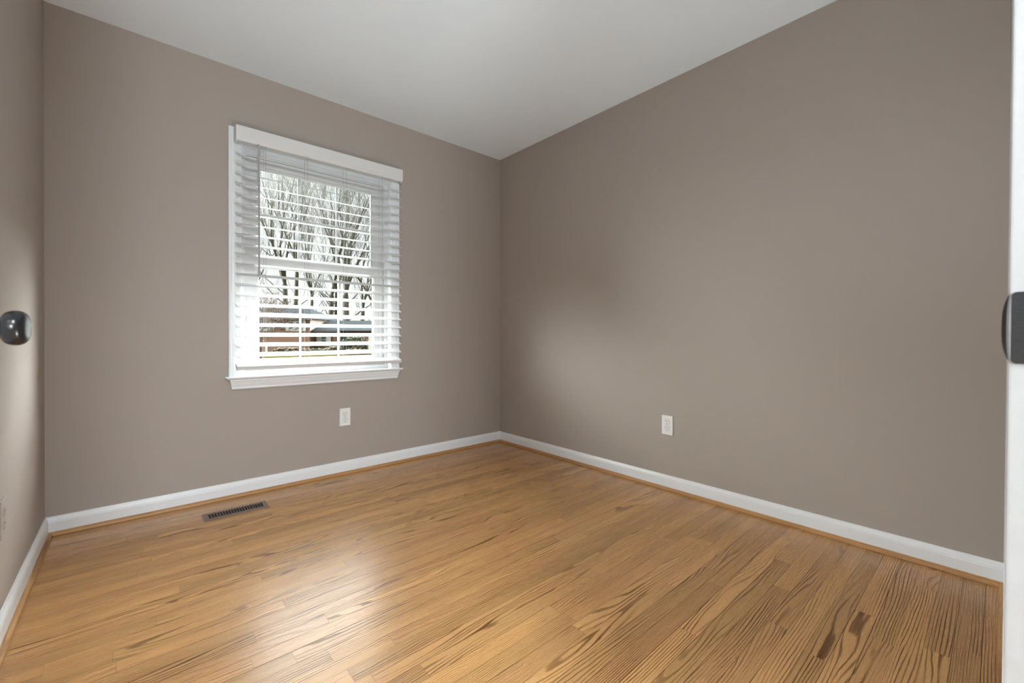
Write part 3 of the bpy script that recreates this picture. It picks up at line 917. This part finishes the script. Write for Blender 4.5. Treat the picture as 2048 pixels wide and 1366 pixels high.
def bare_tree(name, lat, dep, height, r0, seed, label, mat=M_bark, fork=.28, spread=.40, levels=6, lean=0.0, rmin=.012, up=.16):
    rnd = random.Random(seed)
    t = empty(name, place(lat, dep))
    tag(t, label, 'tree', 'bare winter trees outside')
    bt, bb = BM(), BM()
    def rod(bm, pts, rs, n):
        rings = []
        for i, p in enumerate(pts):
            d = (pts[min(i + 1, len(pts) - 1)] - pts[max(i - 1, 0)]).normalized()
            a = d.cross(Vector((.31, .77, .12))).normalized(); b = d.cross(a)
            rings.append([bm.verts.new(p + a * (rs[i] * math.cos(2 * PI * k / n)) + b * (rs[i] * math.sin(2 * PI * k / n))) for k in range(n)])
        for A, B in zip(rings, rings[1:]):
            for k in range(n): bm.faces.new((A[k], A[(k + 1) % n], B[(k + 1) % n], B[k]))
    def grow(p, d, L, r, lev):
        ns = 3 if lev > 1 else 4
        pts, rs = [p.copy()], [r]
        side = []
        for i in range(ns):
            d = (d + Vector((rnd.gauss(0, .09), rnd.gauss(0, .09), rnd.gauss(0, .05) + up * .5))).normalized()
            p = p + d * (L / ns)
            pts.append(p.copy()); rs.append(max(rmin * .75, r * (1 - .38 * (i + 1) / ns)))
            if lev < levels and i < ns - 1: side.append((p.copy(), d.copy(), rs[-1]))
        rod(bb, pts, rs, 5 if lev < 2 else (4 if lev < 4 else 3))
        if lev >= levels: return
        nch = 2 if rnd.random() < .6 else 3
        for k in range(nch):
            ax = Vector((rnd.gauss(0, 1), rnd.gauss(0, 1), rnd.gauss(0, .3))).normalized()
            nd = (d + ax * rnd.uniform(.22, spread) + Vector((0, 0, up))).normalized()
            grow(p, nd, L * rnd.uniform(.62, .86), max(rmin, rs[-1] * rnd.uniform(.62, .85)), lev + 1)
        for sp_, sd, sr in side:
            if rnd.random() < .62:
                ax = Vector((rnd.gauss(0, 1), rnd.gauss(0, 1), rnd.gauss(0, .35))).normalized()
                nd = (sd + ax * rnd.uniform(.5, .95)).normalized()
                grow(sp_, nd, L * rnd.uniform(.45, .7), max(rmin, sr * .42), min(levels, lev + 2))
    p = Vector((0, 0, -.1)); d = Vector((lean, rnd.uniform(-.03, .03), 1)).normalized()
    pts, rs = [p.copy()], [r0 * 1.25]
    nseg = 6
    limbs = []
    for i in range(nseg):
        d = (d + Vector((rnd.gauss(0, .025), rnd.gauss(0, .025), 0))).normalized()
        p = p + d * (height * fork / nseg)
        pts.append(p.copy()); rs.append(r0 * (1 - .25 * (i + 1) / nseg))
        if i >= 2: limbs.append((p.copy(), d.copy(), rs[-1]))
    rod(bt, pts, rs, 8)
    for lp, ld, lr in limbs[:-1]:
        for _ in range(1):
            ax = Vector((rnd.gauss(0, 1), rnd.gauss(0, 1), 0)).normalized()
            grow(lp, (ax * .8 + Vector((0, 0, .65))).normalized(), height * .17, lr * .2, 3)
    for k in range(rnd.choice((3, 4))):
        a = rnd.uniform(0, 2 * PI)
        nd = (d + Vector((math.cos(a), math.sin(a), 0)) * rnd.uniform(.15, spread)).normalized()
        grow(p, nd, height * .25, rs[-1] * rnd.uniform(.5, .72), 1)
    t2 = obj('trunk', bt, mat, t, True)
    b2 = obj('branches', bb, mat, t, False)
    return t
TREES = [  # pixel column of the trunk, distance, height, trunk radius, seed, label
    (500, 64, 24, .34, 21, 'bare tree behind the brick house at the far left edge of the panes', .3),
    (571, 66, 25, .44, 22, 'thick bare tree, left of the pair rising behind the brick house roof', .42),
    (587, 68, 26, .36, 23, 'bare tree, right of the pair rising behind the brick house roof', .5),
    (622, 74, 22, .30, 24, 'slim bare tree between the two house roofs', .4),
    (658, 66, 24, .38, 25, 'bare tree behind the low wing, just right of its left end', .36),
    (674, 67, 26, .40, 26, 'straight bare tree above the middle of the low roof', .42),
    (693, 65, 25, .52, 27, 'thickest bare tree, above the low roof beside the right grille bar', .34),
    (722, 70, 23, .34, 28, 'leaning bare tree above the green hedge', .30),
    (752, 72, 23, .32, 29, 'bare tree behind the low wing at the right edge of the panes', .35),
]
for px, D, h, r, sd, lb, fk in TREES:
    bare_tree('bare_tree', lx(px, D), D, h, r * 1.2, sd, lb, fork=fk * .95, lean=.05 if px == 722 else 0.0)
bare_tree('ornamental_tree', lx(522, 37), 37, 5.6, .11, 41, 'small red brown twiggy tree in front of the brick house', M_twig, .20, .85, 7, rmin=.016, up=.0)
